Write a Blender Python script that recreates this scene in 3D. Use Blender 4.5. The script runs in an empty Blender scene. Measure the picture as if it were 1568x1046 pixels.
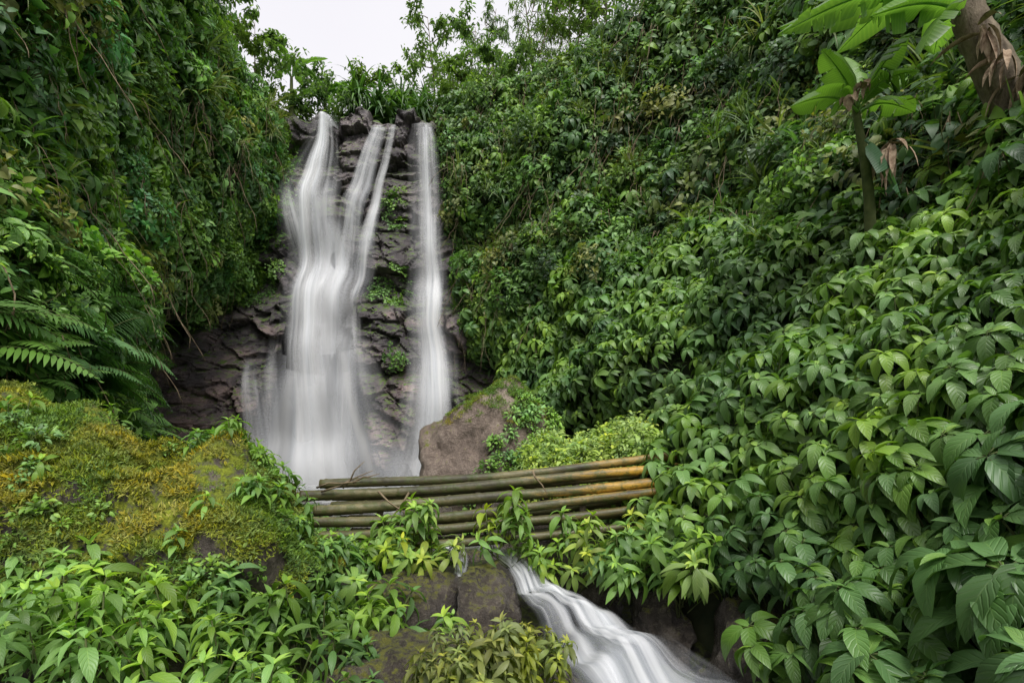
import bpy, bmesh, math, random
import numpy as np
from mathutils import Vector, Matrix, Quaternion, noise
random.seed(7); rng=np.random.default_rng(7)
scene=bpy.context.scene
R=random.uniform
def N3(x,y,z): return noise.noise(Vector((x,y,z)))

# ------------------------------------------------------------ node helpers
def newmat(name):
    m=bpy.data.materials.new(name); m.use_nodes=True
    nt=m.node_tree; nt.nodes.clear()
    return m,nt
def nd(nt,t,**k):
    n=nt.nodes.new(t)
    for a,b in k.items():
        if a=='inp':
            for i,v in b.items(): n.inputs[i].default_value=v
        else: setattr(n,a,b)
    return n
def lk(nt,a,b): nt.links.new(a,b)
def mixc(nt,fac,a,b,blend='MIX'):
    n=nt.nodes.new('ShaderNodeMix'); n.data_type='RGBA'; n.blend_type=blend
    for s,v in ((0,fac),(6,a),(7,b)):
        if hasattr(v,'is_output'): nt.links.new(v,n.inputs[s])
        else: n.inputs[s].default_value=v
    return n.outputs[2]
def mth(nt,op,a,b=0.0,c=0.0,clamp=False):
    n=nt.nodes.new('ShaderNodeMath'); n.operation=op; n.use_clamp=clamp
    for s,v in ((0,a),(1,b),(2,c)):
        if hasattr(v,'is_output'): nt.links.new(v,n.inputs[s])
        else: n.inputs[s].default_value=v
    return n.outputs[0]
def ramp(nt,fac,stops):
    n=nt.nodes.new('ShaderNodeValToRGB'); lk(nt,fac,n.inputs[0])
    e=n.color_ramp.elements
    while len(e)<len(stops): e.new(0.5)
    for i,(p,c) in enumerate(stops):
        e[i].position=p; e[i].color=c if len(c)==4 else (*c,1)
    return n.outputs[0]
def C(r,g,b): return (r,g,b,1)

def leaf_mat(name,veins=0,rough=.42,transl=.28,fixed=None,vk=.3):
    m,nt=newmat(name)
    out=nd(nt,'ShaderNodeOutputMaterial')
    lv=nd(nt,'ShaderNodeAttribute',attribute_name='lv').outputs['Fac']
    if fixed is None:
        col=nd(nt,'ShaderNodeAttribute',attribute_type='INSTANCER',attribute_name='tint').outputs['Color']
    else:
        col=nd(nt,'ShaderNodeRGB'); col.outputs[0].default_value=fixed; col=col.outputs[0]
    hs=nd(nt,'ShaderNodeHueSaturation')
    rnd=nd(nt,'ShaderNodeObjectInfo').outputs['Random']
    lk(nt,mth(nt,'MULTIPLY_ADD',rnd,-.035,.517),hs.inputs['Hue'])
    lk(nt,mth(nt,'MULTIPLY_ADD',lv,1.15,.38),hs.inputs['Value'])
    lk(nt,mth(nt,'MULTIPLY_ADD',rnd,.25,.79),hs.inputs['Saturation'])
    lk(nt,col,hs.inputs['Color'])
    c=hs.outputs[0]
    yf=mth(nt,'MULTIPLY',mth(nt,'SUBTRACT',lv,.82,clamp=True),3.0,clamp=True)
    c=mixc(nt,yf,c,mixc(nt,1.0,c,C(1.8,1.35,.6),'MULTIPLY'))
    p=nd(nt,'ShaderNodeBsdfPrincipled')
    p.inputs['Roughness'].default_value=rough
    p.inputs['Specular IOR Level'].default_value=.45
    if veins:
        uv=nd(nt,'ShaderNodeUVMap').outputs[0]
        sx=nd(nt,'ShaderNodeSeparateXYZ'); lk(nt,uv,sx.inputs[0])
        au=mth(nt,'ABSOLUTE',mth(nt,'SUBTRACT',sx.outputs[0],.5))
        ph=mth(nt,'MULTIPLY',mth(nt,'SUBTRACT',sx.outputs[1],mth(nt,'MULTIPLY',au,.55 if veins<20 else .12)),veins*6.2832)
        s=mth(nt,'SINE',ph)
        s=mth(nt,'MULTIPLY_ADD',s,.5,.5)
        line=mth(nt,'POWER',s,7.0 if veins<20 else 2.0)
        mid=mth(nt,'LESS_THAN',au,.02)
        v=mth(nt,'MAXIMUM',mth(nt,'MULTIPLY',line,.5),mid)
        c=mixc(nt,mth(nt,'MULTIPLY',v,vk),c,mixc(nt,1.0,c,C(2.4,1.9,1.8),'MULTIPLY'))
        b=nd(nt,'ShaderNodeBump'); b.inputs['Strength'].default_value=.45; b.inputs['Distance'].default_value=.01
        lk(nt,mth(nt,'SUBTRACT',1.0,v),b.inputs['Height']); lk(nt,b.outputs[0],p.inputs['Normal'])
    lk(nt,c,p.inputs['Base Color'])
    t=nd(nt,'ShaderNodeBsdfTranslucent')
    lk(nt,mixc(nt,1.0,c,C(1.6,1.8,.7),'MULTIPLY'),t.inputs['Color'])
    mx=nd(nt,'ShaderNodeMixShader'); mx.inputs[0].default_value=transl
    lk(nt,p.outputs[0],mx.inputs[1]); lk(nt,t.outputs[0],mx.inputs[2]); lk(nt,mx.outputs[0],out.inputs[0])
    return m

def rock_mat(name,cols,scale=1.0,moss=.0,rough=.55,mosscol=C(.07,.085,.012),strat=False,bump=.6):
    m,nt=newmat(name); out=nd(nt,'ShaderNodeOutputMaterial')
    p=nd(nt,'ShaderNodeBsdfPrincipled')
    pos=nd(nt,'ShaderNodeNewGeometry')
    mp=nd(nt,'ShaderNodeMapping'); lk(nt,pos.outputs['Position'],mp.inputs[0])
    mp.inputs['Scale'].default_value=(1,1,2.0) if strat else (1,1,1)
    n1=nd(nt,'ShaderNodeTexNoise',inp={'Scale':.6*scale,'Detail':8,'Roughness':.62}); lk(nt,mp.outputs[0],n1.inputs[0])
    n2=nd(nt,'ShaderNodeTexNoise',inp={'Scale':5*scale,'Detail':8,'Roughness':.7}); lk(nt,mp.outputs[0],n2.inputs[0])
    n3=nd(nt,'ShaderNodeTexNoise',inp={'Scale':26*scale,'Detail':6,'Roughness':.7}); lk(nt,mp.outputs[0],n3.inputs[0])
    f=mth(nt,'ADD',mth(nt,'MULTIPLY',n1.outputs[0],.6),mth(nt,'MULTIPLY',n2.outputs[0],.4))
    c=ramp(nt,f,[(.36,cols[0]),(.5,cols[1]),(.64,cols[2])])
    c=mixc(nt,.8,c,ramp(nt,n3.outputs[0],[(.3,C(.45,.45,.45)),(.7,C(1.5,1.5,1.5))]),'MULTIPLY')
    if strat:   # drier, warmer stone low on the face
        sz=nd(nt,'ShaderNodeSeparateXYZ'); lk(nt,pos.outputs['Position'],sz.inputs[0])
        lf=mth(nt,'ADD',mth(nt,'MULTIPLY_ADD',sz.outputs[2],-.22,.95),mth(nt,'MULTIPLY_ADD',n1.outputs[0],3.0,-1.7),clamp=True)
        c=mixc(nt,lf,c,mixc(nt,1.0,c,C(1.65,1.4,1.28),'MULTIPLY'))
    if moss>0:
        sx=nd(nt,'ShaderNodeSeparateXYZ'); lk(nt,pos.outputs['Normal'],sx.inputs[0])
        mf=mth(nt,'ADD',mth(nt,'MULTIPLY',sx.outputs[2],.7),mth(nt,'MULTIPLY',mth(nt,'SUBTRACT',n2.outputs[0],.5),2.6))
        mf=mth(nt,'MULTIPLY',mth(nt,'ADD',mf,moss-.75),4.0,clamp=True)
        mc=mixc(nt,ramp(nt,n2.outputs[0],[(.4,C(0,0,0)),(.6,C(1,1,1))]),mixc(nt,.75,mosscol,C(.03,.05,.01)),mosscol)
        mc=mixc(nt,1.0,mc,ramp(nt,n3.outputs[0],[(.3,C(.4,.4,.4)),(.7,C(1.5,1.5,1.5))]),'MULTIPLY')
        c=mixc(nt,mf,c,mc)
        lk(nt,mth(nt,'MULTIPLY_ADD',mf,.95-rough,rough),p.inputs['Roughness'])
    else: p.inputs['Roughness'].default_value=rough
    lk(nt,c,p.inputs['Base Color'])
    h=mth(nt,'ADD',mth(nt,'MULTIPLY',n2.outputs[0],.7),mth(nt,'MULTIPLY',n3.outputs[0],.3))
    b=nd(nt,'ShaderNodeBump',inp={'Strength':bump,'Distance':.14/scale**.5}); lk(nt,h,b.inputs['Height']); lk(nt,b.outputs[0],p.inputs['Normal'])
    lk(nt,p.outputs[0],out.inputs[0]); return m

def simple_noise_mat(name,a,b,scale=5,rough=.9,stretch=(1,1,1),bump=.4,spec=.3):
    m,nt=newmat(name); out=nd(nt,'ShaderNodeOutputMaterial'); p=nd(nt,'ShaderNodeBsdfPrincipled')
    src=nd(nt,'ShaderNodeTexCoord').outputs['Object']
    mp=nd(nt,'ShaderNodeMapping'); mp.inputs['Scale'].default_value=stretch; lk(nt,src,mp.inputs[0])
    n=nd(nt,'ShaderNodeTexNoise',inp={'Scale':scale,'Detail':6,'Roughness':.7}); lk(nt,mp.outputs[0],n.inputs[0])
    lk(nt,ramp(nt,n.outputs[0],[(.35,a),(.65,b)]),p.inputs['Base Color']); p.inputs['Roughness'].default_value=rough
    p.inputs['Specular IOR Level'].default_value=spec
    bp=nd(nt,'ShaderNodeBump',inp={'Strength':bump,'Distance':.05}); lk(nt,n.outputs[0],bp.inputs['Height']); lk(nt,bp.outputs[0],p.inputs['Normal'])
    lk(nt,p.outputs[0],out.inputs[0]); return m

def water_mat(name,sc=(5,.35),gain=1.0,thr=.5,fine=.2,ca=C(.86,.885,.93),cb=C(.97,.97,.98),ek=.85,soft=1.3,pw=1.3):
    m,nt=newmat(name); out=nd(nt,'ShaderNodeOutputMaterial')
    uv=nd(nt,'ShaderNodeUVMap').outputs[0]
    oi=nd(nt,'ShaderNodeAttribute',attribute_name='lv').outputs['Fac']
    sx=nd(nt,'ShaderNodeSeparateXYZ'); lk(nt,uv,sx.inputs[0])
    def stretch(a,b,w):
        cx=nd(nt,'ShaderNodeCombineXYZ'); lk(nt,mth(nt,'MULTIPLY',sx.outputs[0],a),cx.inputs[0]); lk(nt,mth(nt,'MULTIPLY',sx.outputs[1],b),cx.inputs[1]); lk(nt,mth(nt,'MULTIPLY',oi,w),cx.inputs[2])
        n=nd(nt,'ShaderNodeTexNoise',inp={'Scale':1.0,'Detail':3,'Roughness':.5}); lk(nt,cx.outputs[0],n.inputs[0]); return n.outputs[0]
    n=stretch(sc[0],sc[1],31.); n2=stretch(sc[0]*3.5,sc[1]*.6,11.)
    al=nd(nt,'ShaderNodeAttribute',attribute_name='alpha').outputs['Fac']
    e=mth(nt,'SUBTRACT',1.0,mth(nt,'POWER',mth(nt,'ABSOLUTE',mth(nt,'MULTIPLY_ADD',sx.outputs[0],2.0,-1.0)),pw))
    e=mth(nt,'MULTIPLY',e,mth(nt,'SUBTRACT',2.0,e))
    s=mth(nt,'ADD',mth(nt,'MULTIPLY',n,1.0-fine),mth(nt,'MULTIPLY',n2,fine))
    a=mth(nt,'ADD',mth(nt,'MULTIPLY',mth(nt,'SUBTRACT',s,thr),3.0),mth(nt,'MULTIPLY',e,ek),clamp=True)
    a=mth(nt,'MULTIPLY',a,mth(nt,'MULTIPLY',e,soft,clamp=True))
    a=mth(nt,'MULTIPLY',mth(nt,'MULTIPLY',a,al),gain,clamp=True)
    d=nd(nt,'ShaderNodeBsdfDiffuse')
    lk(nt,mixc(nt,ramp(nt,n2,[(.35,C(0,0,0)),(.6,C(1,1,1))]),ca,cb),d.inputs[0])
    t=nd(nt,'ShaderNodeBsdfTranslucent'); t.inputs[0].default_value=C(.95,.96,.98)
    mx=nd(nt,'ShaderNodeMixShader'); mx.inputs[0].default_value=.12; lk(nt,d.outputs[0],mx.inputs[1]); lk(nt,t.outputs[0],mx.inputs[2])
    tr=nd(nt,'ShaderNodeBsdfTransparent')
    m2=nd(nt,'ShaderNodeMixShader'); lk(nt,a,m2.inputs[0]); lk(nt,tr.outputs[0],m2.inputs[1]); lk(nt,mx.outputs[0],m2.inputs[2])
    lk(nt,m2.outputs[0],out.inputs[0]); return m

# ------------------------------------------------------------ mesh builder
class MB:
    def __init__(s): s.v=[];s.f=[];s.uv=[];s.lv=[];s.al=[];s.mi=[]
    def add(s,co,uv=(0,0),lv=.5,al=1.0):
        s.v.append(tuple(co)); s.uv.append(uv); s.lv.append(lv); s.al.append(al); return len(s.v)-1
    def face(s,idx,mi=0): s.f.append(idx); s.mi.append(mi)
    def mesh(s,name,mats,smooth=True):
        me=bpy.data.meshes.new(name); me.from_pydata(s.v,[],s.f)
        u=me.uv_layers.new(name='UVMap')
        li=np.empty(len(me.loops),dtype=np.int32); me.loops.foreach_get('vertex_index',li)
        u.data.foreach_set('uv',np.array(s.uv,dtype=np.float32)[li].ravel())
        a=me.attributes.new('lv','FLOAT','POINT'); a.data.foreach_set('value',np.array(s.lv,dtype=np.float32))
        a=me.attributes.new('alpha','FLOAT','POINT'); a.data.foreach_set('value',np.array(s.al,dtype=np.float32))
        for m in mats: me.materials.append(m)
        me.polygons.foreach_set('material_index',np.array(s.mi,dtype=np.int32))
        if smooth: me.polygons.foreach_set('use_smooth',[True]*len(me.polygons))
        me.update(); return me
    def obj(s,name,mats,smooth=True,link=True):
        o=bpy.data.objects.new(name,s.mesh(name,mats,smooth))
        if link: scene.collection.objects.link(o)
        return o

DOWN=Vector((0,0,-1)); UP=Vector((0,0,1))
def leaf(mb,base,d,L,W,droop=.8,fold=.18,n=6,shape='ovate',mi=0,roll=0.0,wavy=0,lv=None):
    lv=R(.15,.95) if lv is None else lv
    d=d.normalized(); p=Vector(base)
    side=d.cross(UP)
    if side.length<.05: side=Vector((1,0,0))
    side.normalize(); side=Quaternion(d,roll)@side
    prev=None
    for i in range(n+1):
        t=i/n
        if shape=='ovate': w=math.sin(math.pi*min(1,(t*.97+.03))**.72)**.85
        elif shape=='lance': w=math.sin(math.pi*(t*.95+.05)**.8)**1.1
        elif shape=='round': w=math.sqrt(max(0,1-(2*t-1)**2))*.95+.05
        else: w=min(1,t*6+.35)*(1-t**3)
        if t>=1: w=.02
        w*=W*.5
        s2=side-d*side.dot(d); s2.normalize(); nn=s2.cross(d).normalized()
        off=nn*(fold*w)+nn*(wavy*math.sin(i*2.4)*w)
        a=mb.add(p-s2*w+off,(0,t),lv); b=mb.add(p,(.5,t),lv); c=mb.add(p+s2*w+off,(1,t),lv)
        if prev:
            mb.face((prev[0],prev[1],b,a),mi); mb.face((prev[1],prev[2],c,b),mi)
        prev=(a,b,c)
        d=(d+DOWN*droop/n).normalized()
        p=p+d*(L/n)
def tube(mb,pts,rad,sides=5,mi=0,lv=.4):
    rings=[]; pts=[Vector(p) for p in pts]
    L=0
    for i,p in enumerate(pts):
        d=(pts[min(i+1,len(pts)-1)]-pts[max(i-1,0)]).normalized()
        s=d.cross(UP if abs(d.z)<.9 else Vector((1,0,0))).normalized(); t=s.cross(d)
        if i: L+=(p-pts[i-1]).length
        rings.append([mb.add(p+(s*math.cos(k*2*math.pi/sides)+t*math.sin(k*2*math.pi/sides))*rad[i],(k/sides,L),lv) for k in range(sides)])
    for i in range(len(rings)-1):
        for k in range(sides):
            mb.face((rings[i][k],rings[i][(k+1)%sides],rings[i+1][(k+1)%sides],rings[i+1][k]),mi)
    mb.face(tuple(reversed(rings[0])),mi); mb.face(tuple(rings[-1]),mi)
def dirv(az,el): return Vector((math.cos(az)*math.cos(el),math.sin(az)*math.cos(el),math.sin(el)))

# ------------------------------------------------------------ materials
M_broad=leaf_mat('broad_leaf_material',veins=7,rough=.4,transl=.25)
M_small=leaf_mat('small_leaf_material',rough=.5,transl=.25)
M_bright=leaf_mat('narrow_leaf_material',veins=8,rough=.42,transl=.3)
M_stem=simple_noise_mat('stem_material',C(.05,.07,.02),C(.1,.12,.04),8)
M_bark=simple_noise_mat('bark_material',C(.06,.045,.03),C(.26,.21,.15),6,stretch=(1,1,.35),bump=.9)
M_twig=simple_noise_mat('dry_twig_material',C(.10,.07,.04),C(.28,.22,.14),8)
M_moss=leaf_mat('moss_material',rough=.9,transl=.2)

# ------------------------------------------------------------ prototypes
def coll(name,objs):
    c=bpy.data.collections.new(name)
    for o in objs: c.objects.link(o)
    return c
def p_broad(i,nl=6,L=.2,seg=7):
    mb=MB(); H=.16
    tube(mb,[(0,0,-.25),(R(-.02,.02),R(-.02,.02),0),(0,0,H)],[.007,.006,.004],4,1)
    a0=R(0,6.28)
    for k in range(nl):
        az=a0+k*6.283/nl+R(-.25,.25); el=R(-.1,.45); l=L*R(.8,1.2)
        st=Vector((0,0,H)); d=dirv(az,el); b=st+d*l*.16
        tube(mb,[st,b],[.004,.003],3,1)
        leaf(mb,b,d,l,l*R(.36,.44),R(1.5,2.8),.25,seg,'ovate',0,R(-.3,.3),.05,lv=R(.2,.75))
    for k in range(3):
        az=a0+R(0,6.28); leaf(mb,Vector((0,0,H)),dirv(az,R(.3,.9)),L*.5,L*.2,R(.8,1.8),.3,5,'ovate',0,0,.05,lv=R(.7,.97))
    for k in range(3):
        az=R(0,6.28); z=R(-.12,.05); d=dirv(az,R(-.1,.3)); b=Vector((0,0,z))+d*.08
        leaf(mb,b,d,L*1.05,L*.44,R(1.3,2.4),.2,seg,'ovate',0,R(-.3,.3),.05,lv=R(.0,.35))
    return mb.obj('broad_leaf_sprig_%d'%i,[M_broad,M_stem],link=False)
def p_narrow(i,nl=10,L=.17):
    mb=MB(); H=.14
    tube(mb,[(0,0,-.2),(R(-.02,.02),R(-.02,.02),0),(0,0,H)],[.005,.005,.004],4,1)
    a0=R(0,6.28)
    for k in range(nl):
        az=a0+k*2.4; el=R(-.1,.5); l=L*R(.7,1.25)
        d=dirv(az,el); b=Vector((0,0,H-.014*k))+d*l*.15
        leaf(mb,b,d,l,l*R(.25,.35),R(1.2,2.8),.25,6,'lance',0,R(-.35,.35),.06,lv=R(.15,.8))
    for k in range(4):
        leaf(mb,Vector((0,0,H)),dirv(R(0,6.28),R(.5,1.1)),L*.5,L*.17,R(.5,1.2),.3,4,'lance',0,0,lv=R(.75,1.0))
    return mb.obj('narrow_leaf_sprig_%d'%i,[M_bright,M_stem],link=False)
def p_bush(i,nl=30,L=.12,rad=.24,wr=.5,seg=3,shape='ovate'):
    mb=MB()
    for k in range(4):
        az=R(0,6.28); d=dirv(az,R(.2,1.3)); e=d*rad*R(.8,1.2)
        tube(mb,[(0,0,-.15),e*.5,e],[.006,.004,.002],3,1)
    for k in range(nl):
        d=dirv(R(0,6.28),R(-.1,1.5)); r=rad*R(.4,1.0); b=d*r
        dd=(d+Vector((R(-.6,.6),R(-.6,.6),R(-.5,.2)))).normalized()
        l=L*R(.6,1.3)
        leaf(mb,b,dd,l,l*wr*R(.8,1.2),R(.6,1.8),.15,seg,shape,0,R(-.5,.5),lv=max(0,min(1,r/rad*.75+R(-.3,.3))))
    return mb.obj('small_leaf_sprig_%d'%i,[M_small,M_stem],link=False)
def p_ivy(i):
    mb=MB()
    for k in range(60):
        x,y=R(-.3,.3),R(-.3,.3); l=R(.06,.1)
        leaf(mb,Vector((x,y,R(.0,.08))),dirv(R(0,6.28),R(-.2,.5)),l,l*.9,R(.3,1.2),.1,3,'round',0,R(-.4,.4),lv=R(.2,.85))
    return mb.obj('creeper_patch_%d'%i,[M_small],link=False)
def p_fern(i,L=1.1):
    mb=MB(); nf=random.randint(6,8)
    for f in range(nf):
        az=f*6.283/nf+R(-.3,.3); d=dirv(az,R(.5,1.1)); p=Vector((0,0,0)); n=22; l=L*R(.75,1.15); pts=[p.copy()]
        lvb=R(.3,.75)
        for j in range(n):
            t=(j+1)/n; d=(d+DOWN*(1.3/n)).normalized(); p=p+d*l/n; pts.append(p.copy())
            if t>.12:
                s=d.cross(UP).normalized(); w=.26*L*math.sin(math.pi*min(1,(t*.85+.18)))**.8 if t<.96 else .02
                for sg in (-1,1):
                    leaf(mb,p,(s*sg+d*.45+Vector((0,0,R(-.1,.12)))),w,.042*L,.5,.0,3,'lance',0,0,lv=lvb+R(-.12,.12))
        tube(mb,pts[::3],[.006]*len(pts[::3]),3,1)
    return mb.obj('fern_%d'%i,[M_small,M_stem],link=False)
def p_grass(i,L=.6,nb=26,W=.022,dr=(.9,2.2)):
    mb=MB()
    for k in range(nb):
        d=dirv(R(0,6.28),R(.5,1.45)); l=L*R(.6,1.2)
        leaf(mb,Vector((R(-.04,.04),R(-.04,.04),0)),d,l,W*R(.7,1.3),R(*dr),.3,7,'strap',0,R(-.3,.3),lv=R(.1,.8))
    return mb.obj('grass_tuft_%d'%i,[M_small],link=False)
def p_moss(i):
    mb=MB()
    for k in range(60):
        a=R(0,6.28); r=.05*math.sqrt(R(0,1)); b=Vector((math.cos(a)*r,math.sin(a)*r,-.004))
        leaf(mb,b,dirv(R(0,6.28),R(.5,1.5)),R(.012,.028),R(.004,.007),R(.3,1.2),.0,2,'lance',0,lv=R(.1,.8))
    return mb.obj('moss_tuft_%d'%i,[M_moss],link=False)
def p_vine(i):
    mb=MB()
    for k in range(4):
        p=Vector((R(-.2,.2),R(-.1,.1),0)); pts=[]; dx=Vector((R(-.1,.1),R(-.1,.1),0))
        for j in range(9):
            pts.append(p.copy()); p=p+Vector((R(-.06,.06),R(-.05,.05),-R(.12,.25)))+dx
        tube(mb,pts,[.006]*9,3,0)
    return mb.obj('hanging_vine_%d'%i,[M_twig],link=False)

C_broad=coll('broad_leaf_sprigs',[p_broad(i,random.randint(5,7)) for i in range(5)])
C_narrow=coll('narrow_leaf_sprigs',[p_narrow(i) for i in range(4)])
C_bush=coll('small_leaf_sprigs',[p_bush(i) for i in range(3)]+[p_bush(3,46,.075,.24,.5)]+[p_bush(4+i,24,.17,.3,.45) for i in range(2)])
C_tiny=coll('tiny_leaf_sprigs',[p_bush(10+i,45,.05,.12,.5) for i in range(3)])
C_ivy=coll('creeper_patches',[p_ivy(i) for i in range(3)])
C_fern=coll('ferns',[p_fern(i) for i in range(3)])
C_grass=coll('grass_tufts',[p_grass(i) for i in range(3)])
C_strap=coll('strap_leaf_tufts',[p_grass(5+i,1.4,34,.09,(1.6,3.6)) for i in range(2)])
C_moss=coll('moss_tufts',[p_moss(i) for i in range(3)])
C_vine=coll('hanging_vines',[p_vine(i) for i in range(3)])

def scatter(name,col,pts):
    n=len(pts); k=len(col.objects)
    me=bpy.data.meshes.new(name); me.from_pydata([tuple(p[0]) for p in pts],[],[])
    rot=np.zeros((n,3),np.float32); sc=np.zeros(n,np.float32); ti=np.ones((n,4),np.float32); ix=rng.integers(0,k,n).astype(np.int32)
    for i,q_ in enumerate(pts):
        p,a,s,t=q_[:4]
        if len(q_)>4: ix[i]=q_[4]%k
        q=Vector(a).normalized().to_track_quat('Z','Y')@Quaternion((0,0,1),R(0,6.283))
        e=q.to_euler(); rot[i]=(e.x,e.y,e.z); sc[i]=s; ti[i,:3]=t
    a=me.attributes.new('rot','FLOAT_VECTOR','POINT'); a.data.foreach_set('vector',rot.ravel())
    a=me.attributes.new('scl','FLOAT','POINT'); a.data.foreach_set('value',sc)
    a=me.attributes.new('idx','INT','POINT'); a.data.foreach_set('value',ix)
    a=me.attributes.new('tint','FLOAT_COLOR','POINT'); a.data.foreach_set('color',ti.ravel())
    o=bpy.data.objects.new(name,me); scene.collection.objects.link(o)
    g=bpy.data.node_groups.new(name+'_nodes','GeometryNodeTree')
    g.interface.new_socket('Geometry',in_out='INPUT',socket_type='NodeSocketGeometry')
    g.interface.new_socket('Geometry',in_out='OUTPUT',socket_type='NodeSocketGeometry')
    gi=g.nodes.new('NodeGroupInput'); go=g.nodes.new('NodeGroupOutput')
    ip=g.nodes.new('GeometryNodeInstanceOnPoints'); ci=g.nodes.new('GeometryNodeCollectionInfo')
    ci.inputs['Collection'].default_value=col; ci.inputs['Separate Children'].default_value=True; ci.inputs['Reset Children'].default_value=True
    def na(nm,t):
        x=g.nodes.new('GeometryNodeInputNamedAttribute'); x.data_type=t; x.inputs[0].default_value=nm; return x.outputs[0]
    g.links.new(gi.outputs[0],ip.inputs['Points']); g.links.new(ci.outputs[0],ip.inputs['Instance'])
    ip.inputs['Pick Instance'].default_value=True
    g.links.new(na('idx','INT'),ip.inputs['Instance Index']); g.links.new(na('rot','FLOAT_VECTOR'),ip.inputs['Rotation']); g.links.new(na('scl','FLOAT'),ip.inputs['Scale'])
    g.links.new(ip.outputs[0],go.inputs[0])
    md=o.modifiers.new('scatter','NODES'); md.node_group=g
    return o

# ------------------------------------------------------------ surface tools
def catmull(P,t):
    n=len(P)-1; x=min(max(t,0),1)*n; i=min(int(x),n-1); f=x-i
    p0=P[max(i-1,0)];p1=P[i];p2=P[i+1];p3=P[min(i+2,n)]
    return .5*((2*p1)+(-p0+p2)*f+(2*p0-5*p1+4*p2-p3)*f*f+(-p0+3*p1-3*p2+p3)*f**3)
def loft(sections,ns,nt):
    S=[[np.array(p,float) for p in s] for s in sections]
    rows=[]
    for j in range(nt+1):
        ctrl=[catmull(s,j/nt) for s in S]
        rows.append([catmull(ctrl,i/ns) for i in range(ns+1)])
    return np.array(rows)
def grid_mesh(name,G,mat,link=True):
    a,b=G.shape[:2]; mb=MB()
    for j in range(a):
        for i in range(b): mb.add(G[j,i],(i/b,j/a))
    for j in range(a-1):
        for i in range(b-1): mb.face((j*b+i,j*b+i+1,(j+1)*b+i+1,(j+1)*b+i))
    return mb.obj(name,[mat],link=link)
def displace(G,outward,amps):
    a,b=G.shape[:2]
    du=np.gradient(G,axis=1); dv=np.gradient(G,axis=0)
    Nn=np.cross(du,dv); Nn/=np.linalg.norm(Nn,axis=2,keepdims=True)+1e-9
    sgn=np.sign((Nn*outward(G)).sum(axis=2,keepdims=True)); sgn[sgn==0]=1
    Nn=Nn*sgn
    H=G.copy()
    for j in range(a):
        for i in range(b):
            p=G[j,i]; d=0; k=min(1,max(.25,(p[1]-1)/7))
            for s,am in amps: d+=am*N3(p[0]/s+s*7,p[1]/s,p[2]/s)*(k if s>.8 else 1)
            H[j,i]=p+Nn[j,i]*d
    return H
def sample_grid(G,n,outdir,mask=None):
    A=G[:-1,:-1].reshape(-1,3);B=G[:-1,1:].reshape(-1,3);Cc=G[1:,1:].reshape(-1,3);D=G[1:,:-1].reshape(-1,3)
    T0=np.concatenate([A,A]);T1=np.concatenate([B,Cc]);T2=np.concatenate([Cc,D])
    cr=np.cross(T1-T0,T2-T0); ar=np.linalg.norm(cr,axis=1)/2; nn=cr/(2*ar[:,None]+1e-12)
    cen=(T0+T1+T2)/3
    o=outdir(cen); sg=np.sign((nn*o).sum(1)); sg[sg==0]=1; nn*=sg[:,None]
    w=ar.copy()
    if mask is not None: w*=mask(cen,nn)
    if w.sum()<=0: return []
    k=rng.choice(len(w),n,p=w/w.sum()); r1=np.sqrt(rng.random(n))[:,None]; r2=rng.random(n)[:,None]
    P=T0[k]*(1-r1)+T1[k]*r1*(1-r2)+T2[k]*r1*r2
    return list(zip([Vector(p) for p in P],[Vector(q) for q in nn[k]]))

M_soil=simple_noise_mat('hillside_soil',C(.010,.018,.006),C(.035,.04,.016),3)
DG=np.array((.038,.105,.024)); MG=np.array((.085,.20,.032)); BG=np.array((.17,.33,.04)); YG=np.array((.29,.39,.045)); GG=np.array((.14,.21,.10)); OL=np.array((.18,.21,.05))
def tint(p,a,b,c=None,s=.5,extra=.18):
    t=.5+.9*N3(p.x*s+3,p.y*s,p.z*s)+R(-extra,extra); t=min(1,max(0,t))
    if c is None: return tuple(a*(1-t)+b*t)
    if t<.5: return tuple(a*(1-2*t)+b*2*t)
    return tuple(b*(2-2*t)+c*(2*t-1))

# ------------------------------------------------------------ right hillside
RS=[
 [(1.5,.2,-1.7),(2.2,.2,-1.0),(3.0,.2,0.0),(4.4,.2,1.6),(6.4,.5,4),(8.6,1,8),(9.6,1,12.5)],
 [(1.5,1.7,-1.75),(2.1,1.8,-1.0),(2.8,2.0,0.0),(4.0,2.3,1.3),(6,3,3.6),(8.4,3.6,8),(9.4,4,12.5)],
 [(1.5,3.2,-1.7),(1.9,3.1,-.95),(2.55,3.3,-.15),(3.7,3.8,1.0),(5.3,5,2.8),(8,6,7),(9,6.4,12.5)],
 [(1.15,5,-1.5),(1.75,5,-.7),(2.9,5.2,.5),(4.2,6,2.0),(5.2,7.2,3.3),(7.6,8.4,7.5),(8.6,9,12.8)],
 [(1.5,9,-1.6),(2.1,9,0),(2.95,9.3,1.5),(4.0,10,3.1),(5,11,4.6),(6.5,12,8.4),(7.4,13,13.2)],
 [(.6,13,-1.9),(1.0,13,.6),(1.8,13.3,2.4),(2.6,14,4.2),(3.2,14.6,6),(4,15.2,9.2),(4.6,16,13.2)],
 [(-.6,16.3,-2.2),(-.5,16.5,.8),(-.2,16.8,3.2),(0.1,17,5.2),(.2,17.2,7.5),(.6,17.6,10),(1.3,18.5,13)],
 [(-.2,19,-2.4),(-.3,18.6,1.5),(-1.0,18.6,4),(-1.8,18.8,6),(-2.1,19.1,8),(-2.2,19.6,10.5),(-2.3,20.6,12.7)],
 [(-1,21,-2.4),(-1.1,21,1.5),(-1.5,21,4),(-2.0,21,6),(-2.2,21.5,8),(-2.3,22,10.5),(-2.0,24,12.9)],
]
GR0=loft(RS,150,130)
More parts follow.
